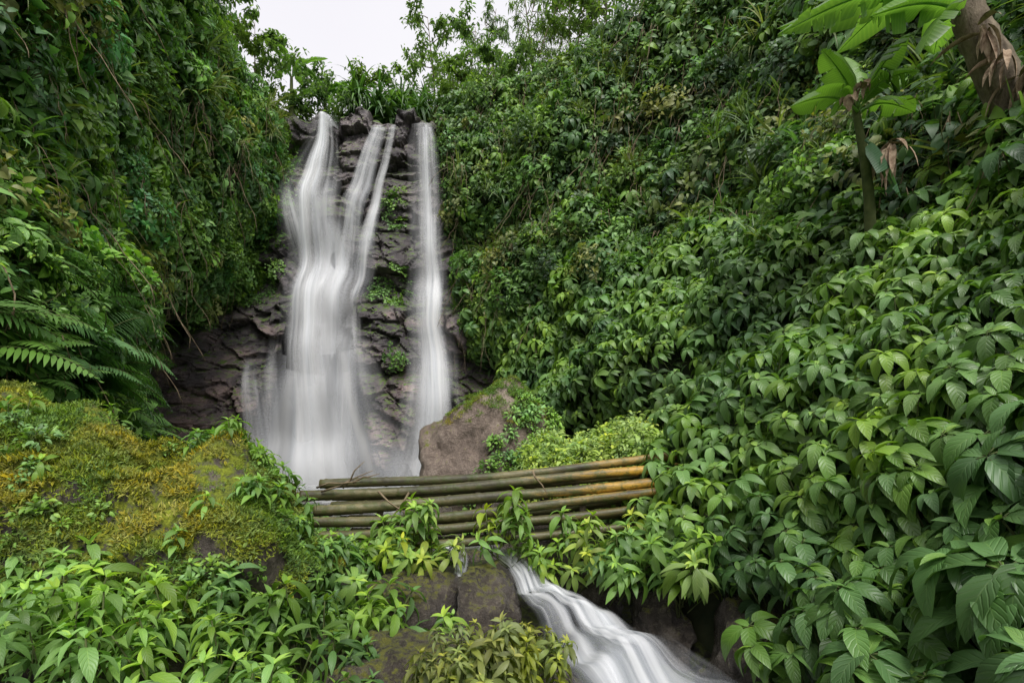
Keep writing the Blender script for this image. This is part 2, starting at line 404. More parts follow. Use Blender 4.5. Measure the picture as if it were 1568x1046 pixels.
outR=lambda P: np.stack([-np.ones(P.shape[:-1])*1.0, -np.ones(P.shape[:-1])*.45, np.ones(P.shape[:-1])*.8],axis=-1)
GR=displace(GR0,outR,[(3.4,.8),(1.5,.6),(.6,.22)])
def extend(G,dx):
    last=G[-1]; rows=[G]
    for k,(ax,zz) in enumerate(((1.5,.4),(6,1.5),(25,3),(120,4))):
        r=last.copy(); r[:,0]+=dx*ax; r[:,2]+=zz; rows.append(r[None])
    return np.concatenate(rows)
right_hill=grid_mesh('hillside',extend(GR,1),M_soil)
# ------------------------------------------------------------ left hillside
LS=[
 [(-4.2,.2,-1.6),(-5,.2,-.3),(-5.6,.2,1.5),(-6.2,.4,4),(-7,.8,8),(-8.2,1,14)],
 [(-3.8,2.5,-1.5),(-4.8,2.5,-.3),(-5.4,2.5,1.5),(-6,3,4),(-6.6,3.2,8),(-7.8,3.5,14)],
 [(-3.6,5.5,-1.6),(-5.1,5.5,-.3),(-5.7,5.6,1.5),(-6.1,6,4),(-6.6,6.5,7.5),(-7.7,7,13.5)],
 [(-6.2,9,-1.8),(-7.2,9,.0),(-7.6,9.3,2),(-7.6,9.6,4.5),(-7.8,10,8),(-8.4,11,13.8)],
 [(-10.2,13,-2.0),(-10.2,13,.4),(-9.6,13,2.4),(-8.9,13.2,5),(-8.6,13.6,8),(-9.0,14.2,13.2)],
 [(-14,16,-2.2),(-13.2,16.4,1),(-11.2,16.6,3.2),(-9.4,16.8,5.5),(-8.9,17,8.5),(-9.3,17.6,12.2)],
 [(-14,19.5,-2.4),(-13.5,19.5,1),(-11.5,19.3,3.5),(-9.6,19.2,6),(-9.2,19.3,9),(-9.6,20,12.2)],
 [(-14,22,-2.4),(-13,22,1),(-9.8,22,3.5),(-9.2,22,6),(-9.2,22.3,9),(-9.6,24,12.6)],
]
GL0=loft(LS,140,120)
outL=lambda P: np.stack([np.ones(P.shape[:-1])*1.0, -np.ones(P.shape[:-1])*.45, np.ones(P.shape[:-1])*.6],axis=-1)
GL=displace(GL0,outL,[(3.4,.6),(1.5,.55),(.6,.2)])
left_hill=grid_mesh('hillside',extend(GL,-1),M_soil)

# ------------------------------------------------------------ rock cliff
def hsh(a,b=0,c=0): 
    x=math.sin(a*127.1+b*311.7+c*74.7)*43758.5453; return x-math.floor(x)
def cliff_base(z): return 18+.1*(z+1.5)
def cliff_y(x,z):
    y=cliff_base(z)
    wx=x+.45*N3(x*.5,z*.5,1.5)+.12*N3(x*2,z*2,2.5); wz=z+.35*N3(x*.5,z*.5,8.5)+.1*N3(x*2.2,z*2,6.5)+.10*x
    tot=0
    for sx_,sz_,am,sd in ((.55,.75,.62,1),(1.25,1.7,.24,5),(2.8,4.2,.08,9)):
        d,pts=noise.voronoi(Vector((wx*sx_+sd*3.3,wz*sz_,sd*1.7)),distance_metric='DISTANCE')
        c=pts[0]; h=hsh(c.x,c.y,c.z)
        fx=(wx*sx_+sd*3.3-c.x); fz=(wz*sz_-c.y)
        tot-=am*(h*.9+ (hsh(c.y,c.z)-.5)*fx*.9 - fz*(.25+.5*hsh(c.z,c.x)))
        tot+=am*.22*math.exp(-((d[1]-d[0])/.05)**2)
    y+=tot
    for zl,dep in ((7.3,.35),(4.1,.5),(1.5,.3),(9.6,.25)):
        zz=wz-zl; y-= dep*(1/(1+math.exp(max(-40,min(40,zz*14)))))
    y+=.9
    y+=.28*N3(x*.5,z*.5,9)+.06*N3(x*3.1,z*3.1,3)+.03*N3(x*8,z*8,3)
    if x<-8: y-=min(1.2,(-8-x)*.35)*max(0,min(1,(4.5-z)/2))
    return y
xs=np.arange(-15.5,2.5,.06); zr=np.arange(-3.2,12.3,.06); nb=14
G=np.zeros((len(zr)+nb,len(xs),3))
for i,x in enumerate(xs):
    zt=.35*N3(x*1.3,5,0)+.22*N3(x*3.3,2,0)-.35*(1 if (-7.35<x<-6.6 or -5.5<x<-4.5 or -3.7<x<-2.8) else 0)
    for j,z in enumerate(zr):
        zz=z+zt*max(0,(z-10.5)/1.8)
        G[j,i]=(x,cliff_y(x,z),zz)
    yb=G[len(zr)-1,i,1]; zb=G[len(zr)-1,i,2]
    for k in range(nb):
        G[len(zr)+k,i]=(x,yb+.12*(k+1)+.03*k*k*3,zb+.08*math.sqrt(k+1)+.1*N3(x*2,k*.6,7))
M_cliff=rock_mat('wet_rock_material',(C(.036,.031,.034),C(.105,.09,.095),C(.27,.225,.22)),scale=1.0,moss=.3,rough=.34,strat=True,mosscol=C(.10,.18,.02),bump=.9)
cliff=grid_mesh('rock_cliff',G,M_cliff)
cliff.data.polygons.foreach_set('use_smooth',[False]*len(cliff.data.polygons))
GC=G

xs2=np.linspace(-10.5,1.5,30); ys2=np.linspace(20.6,45,30)
GP=np.array([[(x,y,12.0+.10*(y-20.6)+.5*N3(x*.4,y*.4,2)) for x in xs2] for y in ys2])
grid_mesh('plateau_ground',GP,M_soil)

# ------------------------------------------------------------ ground sheet + stream bed
def chan(y):
    t=[(0,2.6),(2.2,1.6),(3.1,.95),(3.9,.5),(4.6,.1),(5.3,-.3),(7,-1.2),(10,-2.6),(13,-4),(18,-5),(1e4,-5)]
    for (a,b),(c,d) in zip(t,t[1:]):
        if y<=c: return b+(d-b)*(y-a)/(c-a)
    return -5
def gz(x,y):
    yy=max(0,min(y,18)); c=chan(yy); w=.5 if yy<5.5 else .5+(yy-5.5)*.35
    d=abs(x-c); base=-1.98+.09*max(0,min(yy-1.5,4))-.03*max(0,min(yy-5.5,10))
    z=base+.22*min(1,max(0,(d-w)/.9))
    return z+.10*N3(x*1.3,y*1.3,0)+.06*N3(x*5,y*5,0)
xa=np.concatenate([[-400,-150,-60,-25],np.linspace(-14,6,240),[20,60,150,400]])
ya=np.concatenate([[-400,-100,-30,-8],np.linspace(-1,19,240),[30,80,200,500]])
GG2=np.array([[(x,y,gz(x,y) if (-14<=x<=6 and -1<=y<=19) else -1.8) for x in xa] for y in ya])
M_ground=rock_mat('ground_material',(C(.012,.010,.008),C(.028,.024,.018),C(.06,.05,.04)),scale=3,moss=.25,rough=.45,bump=1.0)
grid_mesh('ground',GG2,M_ground)

# ------------------------------------------------------------ rocks
def hull_rock(name,pts,mat,sub=4,amp=.06,fs=1.5,smooth=.5,dz=0):
    bm=bmesh.new()
    for p in pts: bm.verts.new((p[0],p[1],p[2]+dz))
    bmesh.ops.convex_hull(bm,input=bm.verts)
    bmesh.ops.delete(bm,geom=[v for v in bm.verts if not v.link_faces],context='VERTS')
    bmesh.ops.triangulate(bm,faces=bm.faces)
    mx=max((e.calc_length() for e in bm.edges))
    for s in range(sub):
        long=[e for e in bm.edges if e.calc_length()>mx/(1.7**(s+1))]
        bmesh.ops.subdivide_edges(bm,edges=long,cuts=1,use_grid_fill=False)
        bmesh.ops.triangulate(bm,faces=bm.faces)
        if s<3: bmesh.ops.smooth_vert(bm,verts=bm.verts,factor=smooth,use_axis_x=True,use_axis_y=True,use_axis_z=True)
    bm.normal_update()
    for v in bm.verts:
        p=v.co*fs; 
        d=amp*(N3(p.x,p.y,p.z)+.5*N3(p.x*2.3,p.y*2.3,p.z*2.3)+.28*N3(p.x*5.5,p.y*5.5,p.z*5.5)+.15*N3(p.x*12,p.y*12,p.z*12))
        dd,pp=noise.voronoi(p*1.4); d+=amp*1.1*(hsh(pp[0].x,pp[0].y,pp[0].z)-.5)*min(1,(dd[1]-dd[0])*6)
        v.co+=v.normal*d
    bm.normal_update()
    me=bpy.data.meshes.new(name); bm.to_mesh(me); bm.free(); me.materials.append(mat)
    me.polygons.foreach_set('use_smooth',[True]*len(me.polygons))
    o=bpy.data.objects.new(name,me); scene.collection.objects.link(o); return o
def sample_obj(o,n,mask=None):
    me=o.data; me.calc_loop_triangles(); T=np.empty(len(me.loop_triangles)*3,np.int32); me.loop_triangles.foreach_get('vertices',T); T=T.reshape(-1,3)
    V=np.empty(len(me.vertices)*3); me.vertices.foreach_get('co',V); V=V.reshape(-1,3)
    A,B,D=V[T[:,0]],V[T[:,1]],V[T[:,2]]; cr=np.cross(B-A,D-A); ar=np.linalg.norm(cr,axis=1)/2; nn=cr/(2*ar[:,None]+1e-12)
    w=ar.copy()
    if mask is not None: w*=mask((A+B+D)/3,nn)
    k=rng.choice(len(w),n,p=w/w.sum()); r1=np.sqrt(rng.random(n))[:,None]; r2=rng.random(n)[:,None]
    P=A[k]*(1-r1)+B[k]*r1*(1-r2)+D[k]*r1*r2
    return list(zip([Vector(p) for p in P],[Vector(q) for q in nn[k]]))
M_wet=rock_mat('stream_rock_material',(C(.022,.018,.016),C(.075,.062,.052),C(.20,.17,.14)),scale=3.5,moss=.2,rough=.18,mosscol=C(.14,.14,.02),bump=1.0)
M_boulder=rock_mat('boulder_material',(C(.09,.068,.052),C(.23,.175,.14),C(.42,.34,.28)),scale=2.2,moss=.24,rough=.6,mosscol=C(.17,.19,.02),bump=1.0)
M_mossrock=rock_mat('mossy_boulder_material',(C(.02,.017,.014),C(.07,.055,.045),C(.2,.17,.14)),scale=2.5,moss=.62,rough=.7,mosscol=C(.18,.21,.012))
mossy=hull_rock('mossy_boulder',[(-5.4,4.6,-.1),(-4.6,4.2,.26),(-3.6,4.1,.44),(-2.9,4.0,.32),(-2.2,3.9,.04),(-1.65,3.85,-.32),(-1.12,3.7,-.78),(-.9,3.6,-1.5),
   (-5.3,2.8,-.6),(-4.2,2.7,-.25),(-3.0,2.75,-.3),(-2.2,2.9,-.45),(-1.5,3.0,-.75),(-5.2,2.1,-1.5),(-3.0,2.0,-1.6),(-1.7,2.4,-1.6),(-1.1,4.3,-1.2),(-2.4,5.2,-.8),(-4.6,5.4,-.6),(-2.5,5.3,-1.6),(-5,5.5,-1.6),(-3.6,3.2,.15),(-2.5,3.3,-.08)],M_mossrock,6,.22,1.6,.32)
boulder=hull_rock('boulder',[(-1.72,9.3,.05),(-1.75,9.1,-1.6),(-1.5,8.6,-.2),(-1.4,8.4,-1.7),(-.6,8.5,.5),(-.1,8.7,.9),(.1,9.3,1.12),(-.8,9.6,.55),(.6,9.0,.45),(1.0,8.7,-.4),(.9,9.6,-1.6),(.4,8.2,-1.6),(-.3,8.2,-.3),(-1.5,10,-1.6)],M_boulder,6,.10,1.8,.10)
rockspec=[
 [(-1.25,3.95,-1.25),(-.65,3.85,-1.2),(-.45,4.5,-1.15),(-1.2,4.7,-1.05),(-.9,4.2,-1.02),(-1.35,3.7,-1.9),(-.5,3.8,-1.9),(-.45,4.8,-1.8),(-1.3,4.8,-1.8)],
 [(-1.1,2.9,-1.35),(-.65,2.8,-1.28),(-.2,3.0,-1.3),(-.1,3.3,-1.4),(-.35,3.6,-1.25),(-.8,3.5,-1.16),(-1.3,3.3,-1.4),(-1.3,2.2,-2),(.0,2.4,-2),(.05,3.5,-1.9),(-1.3,3.7,-1.9)],
 [(-.42,4.1,-1.24),(-.12,3.95,-1.24),(.02,4.4,-1.27),(-.12,4.65,-1.12),(-.38,4.55,-1.16),(-.5,3.8,-1.8),(.1,3.8,-1.8),(-.05,4.7,-1.8)],
 [(1.4,3.35,-1.3),(1.6,3.1,-1.25),(1.9,3.1,-1.2),(1.95,3.7,-1.05),(1.5,3.8,-1.1),(1.35,2.9,-1.9),(2.1,2.6,-1.9),(2.1,3.9,-1.9),(1.3,3.7,-1.9)],
 [(.45,4.6,-1.3),(.6,4.5,-1.15),(.85,4.4,-1.15),(.6,4.9,-1.0),(.35,5,-1.15),(.9,5,-1.05),(.45,4.4,-1.9),(1,4.2,-1.9),(.9,5.1,-1.9)],
 [(1.05,4.0,-1.42),(1.2,3.85,-1.35),(1.3,4.1,-1.2),(1.0,4.35,-1.25),(1.0,3.8,-1.9),(1.4,3.7,-1.9),(1.4,4.4,-1.9),(.95,4.4,-1.9)],
 [(.20,3.35,-1.42),(.36,3.25,-1.42),(.44,3.45,-1.46),(.3,3.55,-1.38),(.1,3.2,-1.9),(.5,3.2,-1.9),(.45,3.7,-1.9),(.1,3.6,-1.9)],
 [(-1.6,6.5,-1.1),(-1.0,6.4,-.9),(-.7,6.9,-1),(-1.4,7.1,-.95),(-1.7,6.3,-1.8),(-.5,6.3,-1.8),(-.6,7.2,-1.8)],
 [(-.3,7.0,-.8),(.5,7.1,-.7),(.7,7.6,-.8),(-.2,7.8,-.75),(-.5,6.8,-1.8),(.9,6.9,-1.8),(.8,7.9,-1.8)],
]
rocks=[hull_rock('stream_rock',s,M_wet,5,.075,3,.14,-.07 if i<2 else 0) for i,s in enumerate(rockspec)]
allpts=[]
for k in range(110):
    y=R(2.4,14); x=chan(y)+R(-1,1)*(.6+.08*y); r=R(.04,.13)*(1 if y<6 else 1.8); allpts.append((x,y,gz(x,y)+.02,r))
mb=MB()
for (x,y,z,r) in allpts:
    bm=bmesh.new(); bmesh.ops.create_icosphere(bm,subdivisions=3,radius=r)
    off=len(mb.v); ax,ay=R(.7,1.4),R(.7,1.3)
    for v in bm.verts:
        c=v.co; d=1+.35*N3(c.x/r+x,c.y/r+y,c.z/r)+.12*N3(c.x/r*3+x,c.y/r*3,c.z/r*3)
        mb.add((x+c.x*d*ax,y+c.y*d*ay,z+c.z*d*.7))
    for f in bm.faces: mb.face(tuple(off+v.index for v in f.verts))
    bm.free()
mb.obj('pebbles',[M_wet])

# ------------------------------------------------------------ waterfall
M_fall=water_mat('waterfall_material',(2.8,.13),1.0,.55,.22,ek=.6,soft=1.0,pw=1.15)
M_stream=water_mat('stream_water_material',(3.2,.8),1.0,.54,.35,C(.42,.45,.49),C(.80,.81,.83),ek=.7,soft=1.1)
def smooth1(a,k):
    ker=np.exp(-np.linspace(-2,2,2*k+1)**2); ker/=ker.sum()
    return np.convolve(np.pad(a,k,mode='edge'),ker,mode='valid')
def fallribbon(mb,path,off,wmul=1.0,al=1.0,lv=.5,jit=.0,topback=True):
    P=np.array(path,float); n=int(abs(P[0,0]-P[-1,0])/.1)+8; K=14; prev=None
    zs=np.linspace(P[0,0],P[-1,0],n); xo=R(-.1,.1)*jit
    X=smooth1(np.interp(-zs,-P[:,0],P[:,1]),8)+xo; W=smooth1(np.interp(-zs,-P[:,0],P[:,2]),8)*wmul
    raw=np.array([min(cliff_y(x+dx,z+dz) for dx in np.linspace(-w*.9,w*.9,5) for dz in (0,.2)) for x,w,z in zip(X,W/wmul,zs)])
    k=8; mn=np.array([raw[max(0,i-k):i+k+1].min() for i in range(n)])
    Y=smooth1(mn,10)-.04-off
    rows=[]
    if topback:
        for k in (6,4,2.5,1.2,.5): rows.append((zs[0]+.10*math.sqrt(k),X[0],W[0]*(1+.05*k),Y[0]+k*.35,1.0))
    for i,z in enumerate(zs):
        e2=1 if topback else min(1,(P[0,0]-z)/1.0)
        rows.append((z,X[i],W[i],Y[i],e2 if P[-1,0]<-1.2 else e2*min(1,(z-P[-1,0])/.8+.02)))
    L0=0
    for r,(z,x,w,y,a) in enumerate(rows):
        cur=[mb.add((x+(k/K-.5)*2*w,y-.10*math.sin(math.pi*k/K),z),(k/K,L0),lv,al*a) for k in range(K+1)]
        if prev:
            for k in range(K): mb.face((prev[k],prev[k+1],cur[k+1],cur[k]))
        prev=cur
        if r+1<len(rows): L0+=abs(rows[r+1][0]-z)+abs(rows[r+1][3]-y)
MAIN=[(11.7,-6.95,.32),(10.95,-6.95,.44),(10,-7.05,.7),(8.75,-7.1,.92),(7.5,-7.05,.88),(5,-6.9,.95),(2.6,-6.8,1.1),(.25,-6.65,1.35),(-2.0,-6.5,1.7)]
VEIL=[(7.6,-6.4,.7),(5.5,-6.35,1.1),(3,-6.3,1.35),(.5,-6.2,1.6),(-2.0,-6.1,2.0)]
MIDA=[(11.4,-4.97,.42),(10.6,-5.2,.5),(9.8,-5.4,.55),(8.5,-5.6,.62),(7.6,-5.7,.55),(6.2,-5.85,.65),(5,-5.95,.7),(3.6,-6.0,.7)]
MIDB=[(4.4,-5.5,.35),(2.6,-5.5,.6),(.25,-5.5,.8),(-2.0,-5.4,1.1)]
RGT=[(11.5,-3.28,.34),(11,-3.18,.44),(8.7,-3.08,.47),(6.2,-2.95,.5),(4.25,-2.8,.64),(3.7,-2.85,.54),(2.6,-2.65,.66),(.95,-2.5,.75),(-.45,-2.55,.95),(-2.0,-2.7,1.2)]
LFT=[(2.5,-8.6,.3),(1.2,-8.4,.5),(-.65,-8.2,.65),(-2.0,-8.1,.75)]
MIST=[(3.5,-6.4,1.6),(.6,-6.2,2.6),(-2.0,-5.8,3.8)]
MIST2=[(2.6,-2.6,1.0),(-.4,-2.7,1.6),(-2.0,-2.8,2.2)]
mb=MB()
for path,layers,tb,am in [(MAIN,4,True,1),(VEIL,2,False,.7),(MIDA,2,True,.8),(MIDB,2,False,.8),(RGT,3,True,.92),(LFT,2,False,.6),
    ([(11.45,-4.5,.2),(10.2,-4.75,.28),(8.8,-5.0,.32),(7.4,-5.1,.4),(6.2,-5.3,.4)],2,True,.55),
    ([(8.9,-8.1,.2),(8.2,-7.95,.36),(7.2,-7.7,.4),(6,-7.5,.4)],1,False,.7),
    ([(7.6,-5.3,.4),(6.9,-5.2,.5),(5.5,-5.3,.5),(4.0,-5.4,.5)],1,False,.6),
    ([(3.2,-7.9,.4),(1.0,-7.8,.55),(-2.0,-7.7,.7)],1,False,.4),
    (MIST,2,False,.68),(MIST2,2,False,.6)]:
    for L in range(layers):
        fallribbon(mb,path,.05+.13*L,[1.0,.8,1.5,.55][L%4],am*[.88,.66,.3,.9][L%4],R(0,1),1.2 if L else 0,tb)
wf=mb.obj('waterfall',[M_fall])

SP=[(2.6,.9,-2.0,1.0),(1.75,2.1,-1.80,.78),(1.12,2.8,-1.64,.64),(.76,3.3,-1.52,.5),(.5,3.9,-1.41,.34),(.24,4.25,-1.33,.22),(.1,4.6,-1.28,.14),(-.2,5.2,-1.24,.2),(-1.0,6.6,-1.4,.5),(-2.2,9,-1.55,1.0),(-3.8,13,-1.7,2.6),(-5,16,-1.75,4.2),(-5,18.5,-1.75,4.8)]
mb=MB()
def flow(SP,n,K,bump,lv,alf):
    SPn=[np.array(p) for p in SP]; prev=None; L=0; lastp=None; t=None
    for i in range(n+1):
        p=catmull(SPn,i/n)
        if i<n:
            q=catmull(SPn,min(1,i/n+.02)); tt=Vector((q[0]-p[0],q[1]-p[1],0))
            if tt.length>1e-6: t=tt.normalized()
        s=Vector((t.y,-t.x,0)); cur=[]
        if lastp is not None: L+=float(np.linalg.norm(p[:3]-lastp[:3]))
        lastp=p
        for k in range(K+1):
            u=k/K; w=(u-.5)*2*p[3]; x=p[0]+s.x*w; y=p[1]+s.y*w
            z=p[2]+.03*math.sin(math.pi*u)+(bump*N3(x*2.0,y*2.4,2)+bump*.5*N3(x*5,y*5,0))
            cur.append(mb.add((x,y,z),(u,L),lv,alf(p[1])))
        if prev:
            for k in range(K): mb.face((prev[k],prev[k+1],cur[k+1],cur[k]))
        prev=cur
flow(SP,240,22,.12,.3,lambda y:.92 if y<5.5 else .4)
flow([(a,b,c+.05,d*.7) for a,b,c,d in SP[:8]],140,14,.14,.8,lambda y:.6)
flow([(-.62,5.0,-1.12,.12),(-.52,4.8,-1.14,.11),(-.46,4.6,-1.2,.08),(-.46,4.45,-1.3,.07)],30,8,.02,.6,lambda y:.85)
mb.obj('stream',[M_stream])

# ------------------------------------------------------------ bamboo footbridge
M_bam,nt=newmat('old_bamboo_material')
out=nd(nt,'ShaderNodeOutputMaterial'); p=nd(nt,'ShaderNodeBsdfPrincipled'); pos=nd(nt,'ShaderNodeNewGeometry').outputs['Position']
sx=nd(nt,'ShaderNodeSeparateXYZ'); lk(nt,pos,sx.inputs[0])
mp=nd(nt,'ShaderNodeMapping'); mp.inputs['Scale'].default_value=(.8,6,6); lk(nt,pos,mp.inputs[0])
n1=nd(nt,'ShaderNodeTexNoise',inp={'Scale':2.0,'Detail':7,'Roughness':.65}); lk(nt,mp.outputs[0],n1.inputs[0])
n2=nd(nt,'ShaderNodeTexNoise',inp={'Scale':11.0,'Detail':6,'Roughness':.7}); lk(nt,pos,n2.inputs[0])
old=ramp(nt,n1.outputs[0],[(.32,C(.025,.022,.011)),(.5,C(.08,.072,.028)),(.68,C(.19,.165,.075))])
yel=ramp(nt,n1.outputs[0],[(.35,C(.15,.08,.01)),(.6,C(.48,.27,.025))])
f=mth(nt,'MULTIPLY',mth(nt,'ADD',mth(nt,'MULTIPLY',sx.outputs[0],.6),mth(nt,'MULTIPLY_ADD',n1.outputs[0],2.4,-1.5)),1.8,clamp=True)
lv=nd(nt,'ShaderNodeAttribute',attribute_name='lv').outputs['Fac']
c=mixc(nt,mth(nt,'MULTIPLY',f,lv),old,yel)
ms=mth(nt,'MULTIPLY',mth(nt,'SUBTRACT',n2.outputs[0],.48),8,clamp=True)
c=mixc(nt,mth(nt,'MULTIPLY',ms,.72),c,C(.055,.075,.015))
lk(nt,c,p.inputs['Base Color']); p.inputs['Roughness'].default_value=.5
b=nd(nt,'ShaderNodeBump',inp={'Strength':.5,'Distance':.02}); lk(nt,n2.outputs[0],b.inputs['Height']); lk(nt,b.outputs[0],p.inputs['Normal'])
lk(nt,p.outputs[0],out.inputs[0])
bridge=bpy.data.objects.new('bamboo_footbridge',None); scene.collection.objects.link(bridge)
def bamboo(name,a,b,r,lv):
    a=Vector(a);b=Vector(b);Lg=(b-a).length; mb=MB(); pts=[];rad=[]
    n=int(Lg/.03); node=R(.28,.36); ph=R(0,node); s1=R(-.03,.03); s2=R(0,6)
    for i in range(n+1):
        t=i/n; q=a.lerp(b,t); q.z+= -.05*math.sin(math.pi*t)+.014*math.sin(t*7+s2)+s1*math.sin(math.pi*t); q.y+=.03*math.sin(t*5+a.z*9)
        dd=(t*Lg+ph)%node; dd=min(dd,node-dd)
        pts.append(q); rad.append(r*(1-.12*t)*(1+.13*max(0,1-dd/.022))*(1-.05*max(0,1-abs(dd-.035)/.02)))
    tube(mb,pts,rad,14,0,lv)
    o=mb.obj(name,[M_bam]); o.parent=bridge
BP=[((-2.0,5.32,-.56),(1.8,5.35,-.25),.05,.4),((-2.15,5.20,-.66),(1.7,5.22,-.36),.055,.95),((-1.95,5.08,-.77),(1.6,5.08,-.46),.055,.85),
    ((-2.05,4.98,-.88),(1.5,5.0,-.57),.05,.6),((-1.7,5.12,-.9),(1.5,5.15,-.63),.05,.1),((-1.85,4.95,-.99),(1.4,5.0,-.72),.047,.2),((-1.6,5.12,-1.0),(1.3,5.15,-.79),.05,0),((-1.4,4.95,-1.08),(1.2,5.05,-.91),.045,0),((-1.5,5.2,-1.1),(1.1,5.2,-.97),.05,0),((-1.9,5.42,-.68),(1.7,5.45,-.4),.05,.1),((-1.9,5.42,-.8),(1.7,5.45,-.52),.05,.1),((-1.7,5.4,-.93),(1.7,5.45,-.7),.05,.1)]  # back-row poles at the end are added to darken the gaps
for i,(a,b_,r,l) in enumerate(BP): bamboo('pole_%d'%(i+1),a,b_,r,l)
mb=MB()
for x in (-1.35,-.35,.7,1.3):
    z=-.80+.08*(x+1.8); tube(mb,[(x,5.03,z-.3),(x+.02,5.2,z),(x-.03,5.48,z+.02)],[.035]*3,8)
o=mb.obj('cross_logs',[M_bark]); o.parent=bridge
mb=MB()
for (a,b_) in [((-1.9,5.15,-.6),(-1.35,5.0,-.38)),((-1.7,5.1,-.55),(-1.45,5.0,-.28)),((-1.55,5.05,-.48),(-1.3,4.95,-.42)),((-2.0,5.2,-.55),(-1.5,5.0,-.5)),((-1.3,5.0,-.6),(-.9,4.9,-.85)),((.2,5.1,-.4),(.35,4.95,-.62)),((-1.0,5.0,-.6),(-1.25,4.9,-.95))]:
    a=Vector(a);b_=Vector(b_); pts=[a.lerp(b_,t)+Vector((R(-.02,.02),0,R(-.02,.02))) for t in (0,.3,.6,1)]; tube(mb,pts,[.012,.009,.007,.003],5)
mb.obj('dead_branch',[M_twig])

# ------------------------------------------------------------ FOLIAGE SCATTER
def mk(ps,up,smin,smax,tf,lo=0,hi=.15,upj=.25):
    r=[]
    for p,n in ps:
        a=(n*(1-up)+UP*up+Vector((R(-upj,upj),R(-upj,upj),R(-upj,upj)))).normalized()
        q=p+n*R(lo,hi); r.append((q,a,R(smin,smax),tf(q)))
    return r
def mounds(ps,rmin,rmax,n,smin,smax,cols,kinds=6):
    r=[]
    for p,nn in ps:
        rr=R(rmin,rmax); col=random.choice(cols)*R(.75,1.25); kd=random.randrange(kinds); ax=(nn+UP*.7).normalized()
        for k in range(int(n*(rr/rmax)**1.5)):
            d=Vector((R(-1,1),R(-1,1),R(-1,1))).normalized()
            if d.dot(ax)<-.1: d=-d
            q=p+Vector((d.x*rr,d.y*rr,d.z*rr*.7)); r.append((q,(d+UP*.5).normalized(),R(smin,smax),tuple(col*R(.85,1.15)),kd))
    return r
def apron_top(P):
    return np.interp(P[:,1],[0,3,6,10,14,17,19],[3.0,3.0,3.0,4.3,5.0,4.2,2.5])
def vis(P): return (P[:,1]>1.0)&(P[:,2]<.95*P[:,1]+1.6)&(np.abs(P[:,0])<1.12*P[:,1]+1.2)&(P[:,1]<20.5)
def m_apron(P,n): 
    w=(P[:,2]<apron_top(P)+np.array([.8*N3(p[0]*.5,p[1]*.5,0) for p in P])).astype(float)
    d=np.hypot(P[:,0],P[:,1]); w*=np.clip(9/np.maximum(d,1.5),.7,2.8); w*= vis(P)&(P[:,1]<17.6)
    w*= ~((P[:,1]<5.5)&(P[:,1]>2.9)&(P[:,2]<-1.15))
    return w
def t_apron(p):
    base=np.array(tint(p,DG*1.0 ,MG*.95,BG*.85,s=.7,extra=.22))
    if p.y>5: base=base*1.15+YG*.28*max(0,N3(p.x*.6,p.y*.6,p.z*.6+9)+.35)
    return tuple(base)
P=sample_grid(GR,5200,outR,m_apron)
pts=[(q,a,s*(.92+.07*max(0,q.y-4)) if q.y>2.3 else s*1.25,t) for q,a,s,t in mk(P,.5,.62,1.15,t_apron,0,.28,.3)]
scatter('broad_leaf_undergrowth',C_broad,pts)
def m_wall(P,n):
    w=(P[:,2]>apron_top(P)-.8+np.array([.8*N3(p[0]*.5,p[1]*.5,0) for p in P])).astype(float)
    return w*vis(P)
def t_wallR(p):
    b=np.array(tint(p,DG*.85,MG*.95,BG*.8,s=.7,extra=.25))
    k=max(0,N3(p.x*.35+5,p.y*.35,p.z*.35)); b=b*(1-k)+GG*k
    k=max(0,N3(p.x*.6+25,p.y*.6,p.z*.6)-.2)*1.5; b=b*(1-k)+OL*k
    return tuple(b)
P=sample_grid(GR,3900,outR,m_wall)
MC=[DG*.8,MG,MG*1.1,BG*.9,GG,OL*.9,MG,DG]
scatter('hillside_shrubs',C_bush,mk(P,.35,.7,1.6,t_wallR,-.05,.3,.35)+mounds(sample_grid(GR,170,outR,m_wall),.3,.8,17,.75,1.3,MC))
P=sample_grid(GR,1500,outR,m_wall)
scatter('broad_leaf_wall_plants',C_broad,mk(P,.4,.9,1.8,lambda p:tint(p,DG*1.1,MG*1.05,BG*1.0),0.05,.4))
P=sample_grid(GR,200,outR,m_wall)
scatter('hanging_vines',C_vine,[(p+n*R(.4,.6),(R(-.1,.1),R(-.1,.1),1),R(.7,1.4),(.1,.1,.1)) for p,n in P])
def m_left(P,n): return vis(P)*np.clip(10/np.maximum(P[:,1],3),.8,1.6)
def t_left(p):
    b=np.array(tint(p,DG*1.15,MG*1.3,BG*1.05,s=.7,extra=.25))  # left-wall tints brightened in colour, standing in for light the steep wall misses
    k=max(0,N3(p.x*.4+15,p.y*.4,p.z*.4)); b=b*(1-k)+np.array((.07,.25,.07))*k
    return tuple(b)
lowcut=lambda P:((P[:,1]<13.2)|(P[:,2]>3.6))
ml=lambda P,n:m_left(P,n)*lowcut(P)
P=sample_grid(GL,3300,outL,ml)
MCL=[DG*1.2,MG*1.3,MG*1.4,BG*1.1,np.array((.07,.25,.07)),OL*1.1,BG*.95]  # mound colours lifted too, light put into the leaf tint
scatter('hillside_shrubs',C_bush,mk(P,.35,.75,1.6,t_left,-.05,.3,.35)+mounds(sample_grid(GL,170,outL,ml),.3,.75,17,.75,1.25,MCL))
P=sample_grid(GL,2700,outL,ml)
scatter('broad_leaf_wall_plants',C_broad,mk(P,.45,.8,1.5,lambda p:tint(p,DG*1.3,MG*1.35,BG*1.1,s=.7),0.05,.45))  # same lift of leaf colour in place of light on this wall
P=sample_grid(GL,75,outL,lambda P,n:((P[:,2]<1.9)&(P[:,1]<8)&(P[:,1]>3.5)).astype(float))
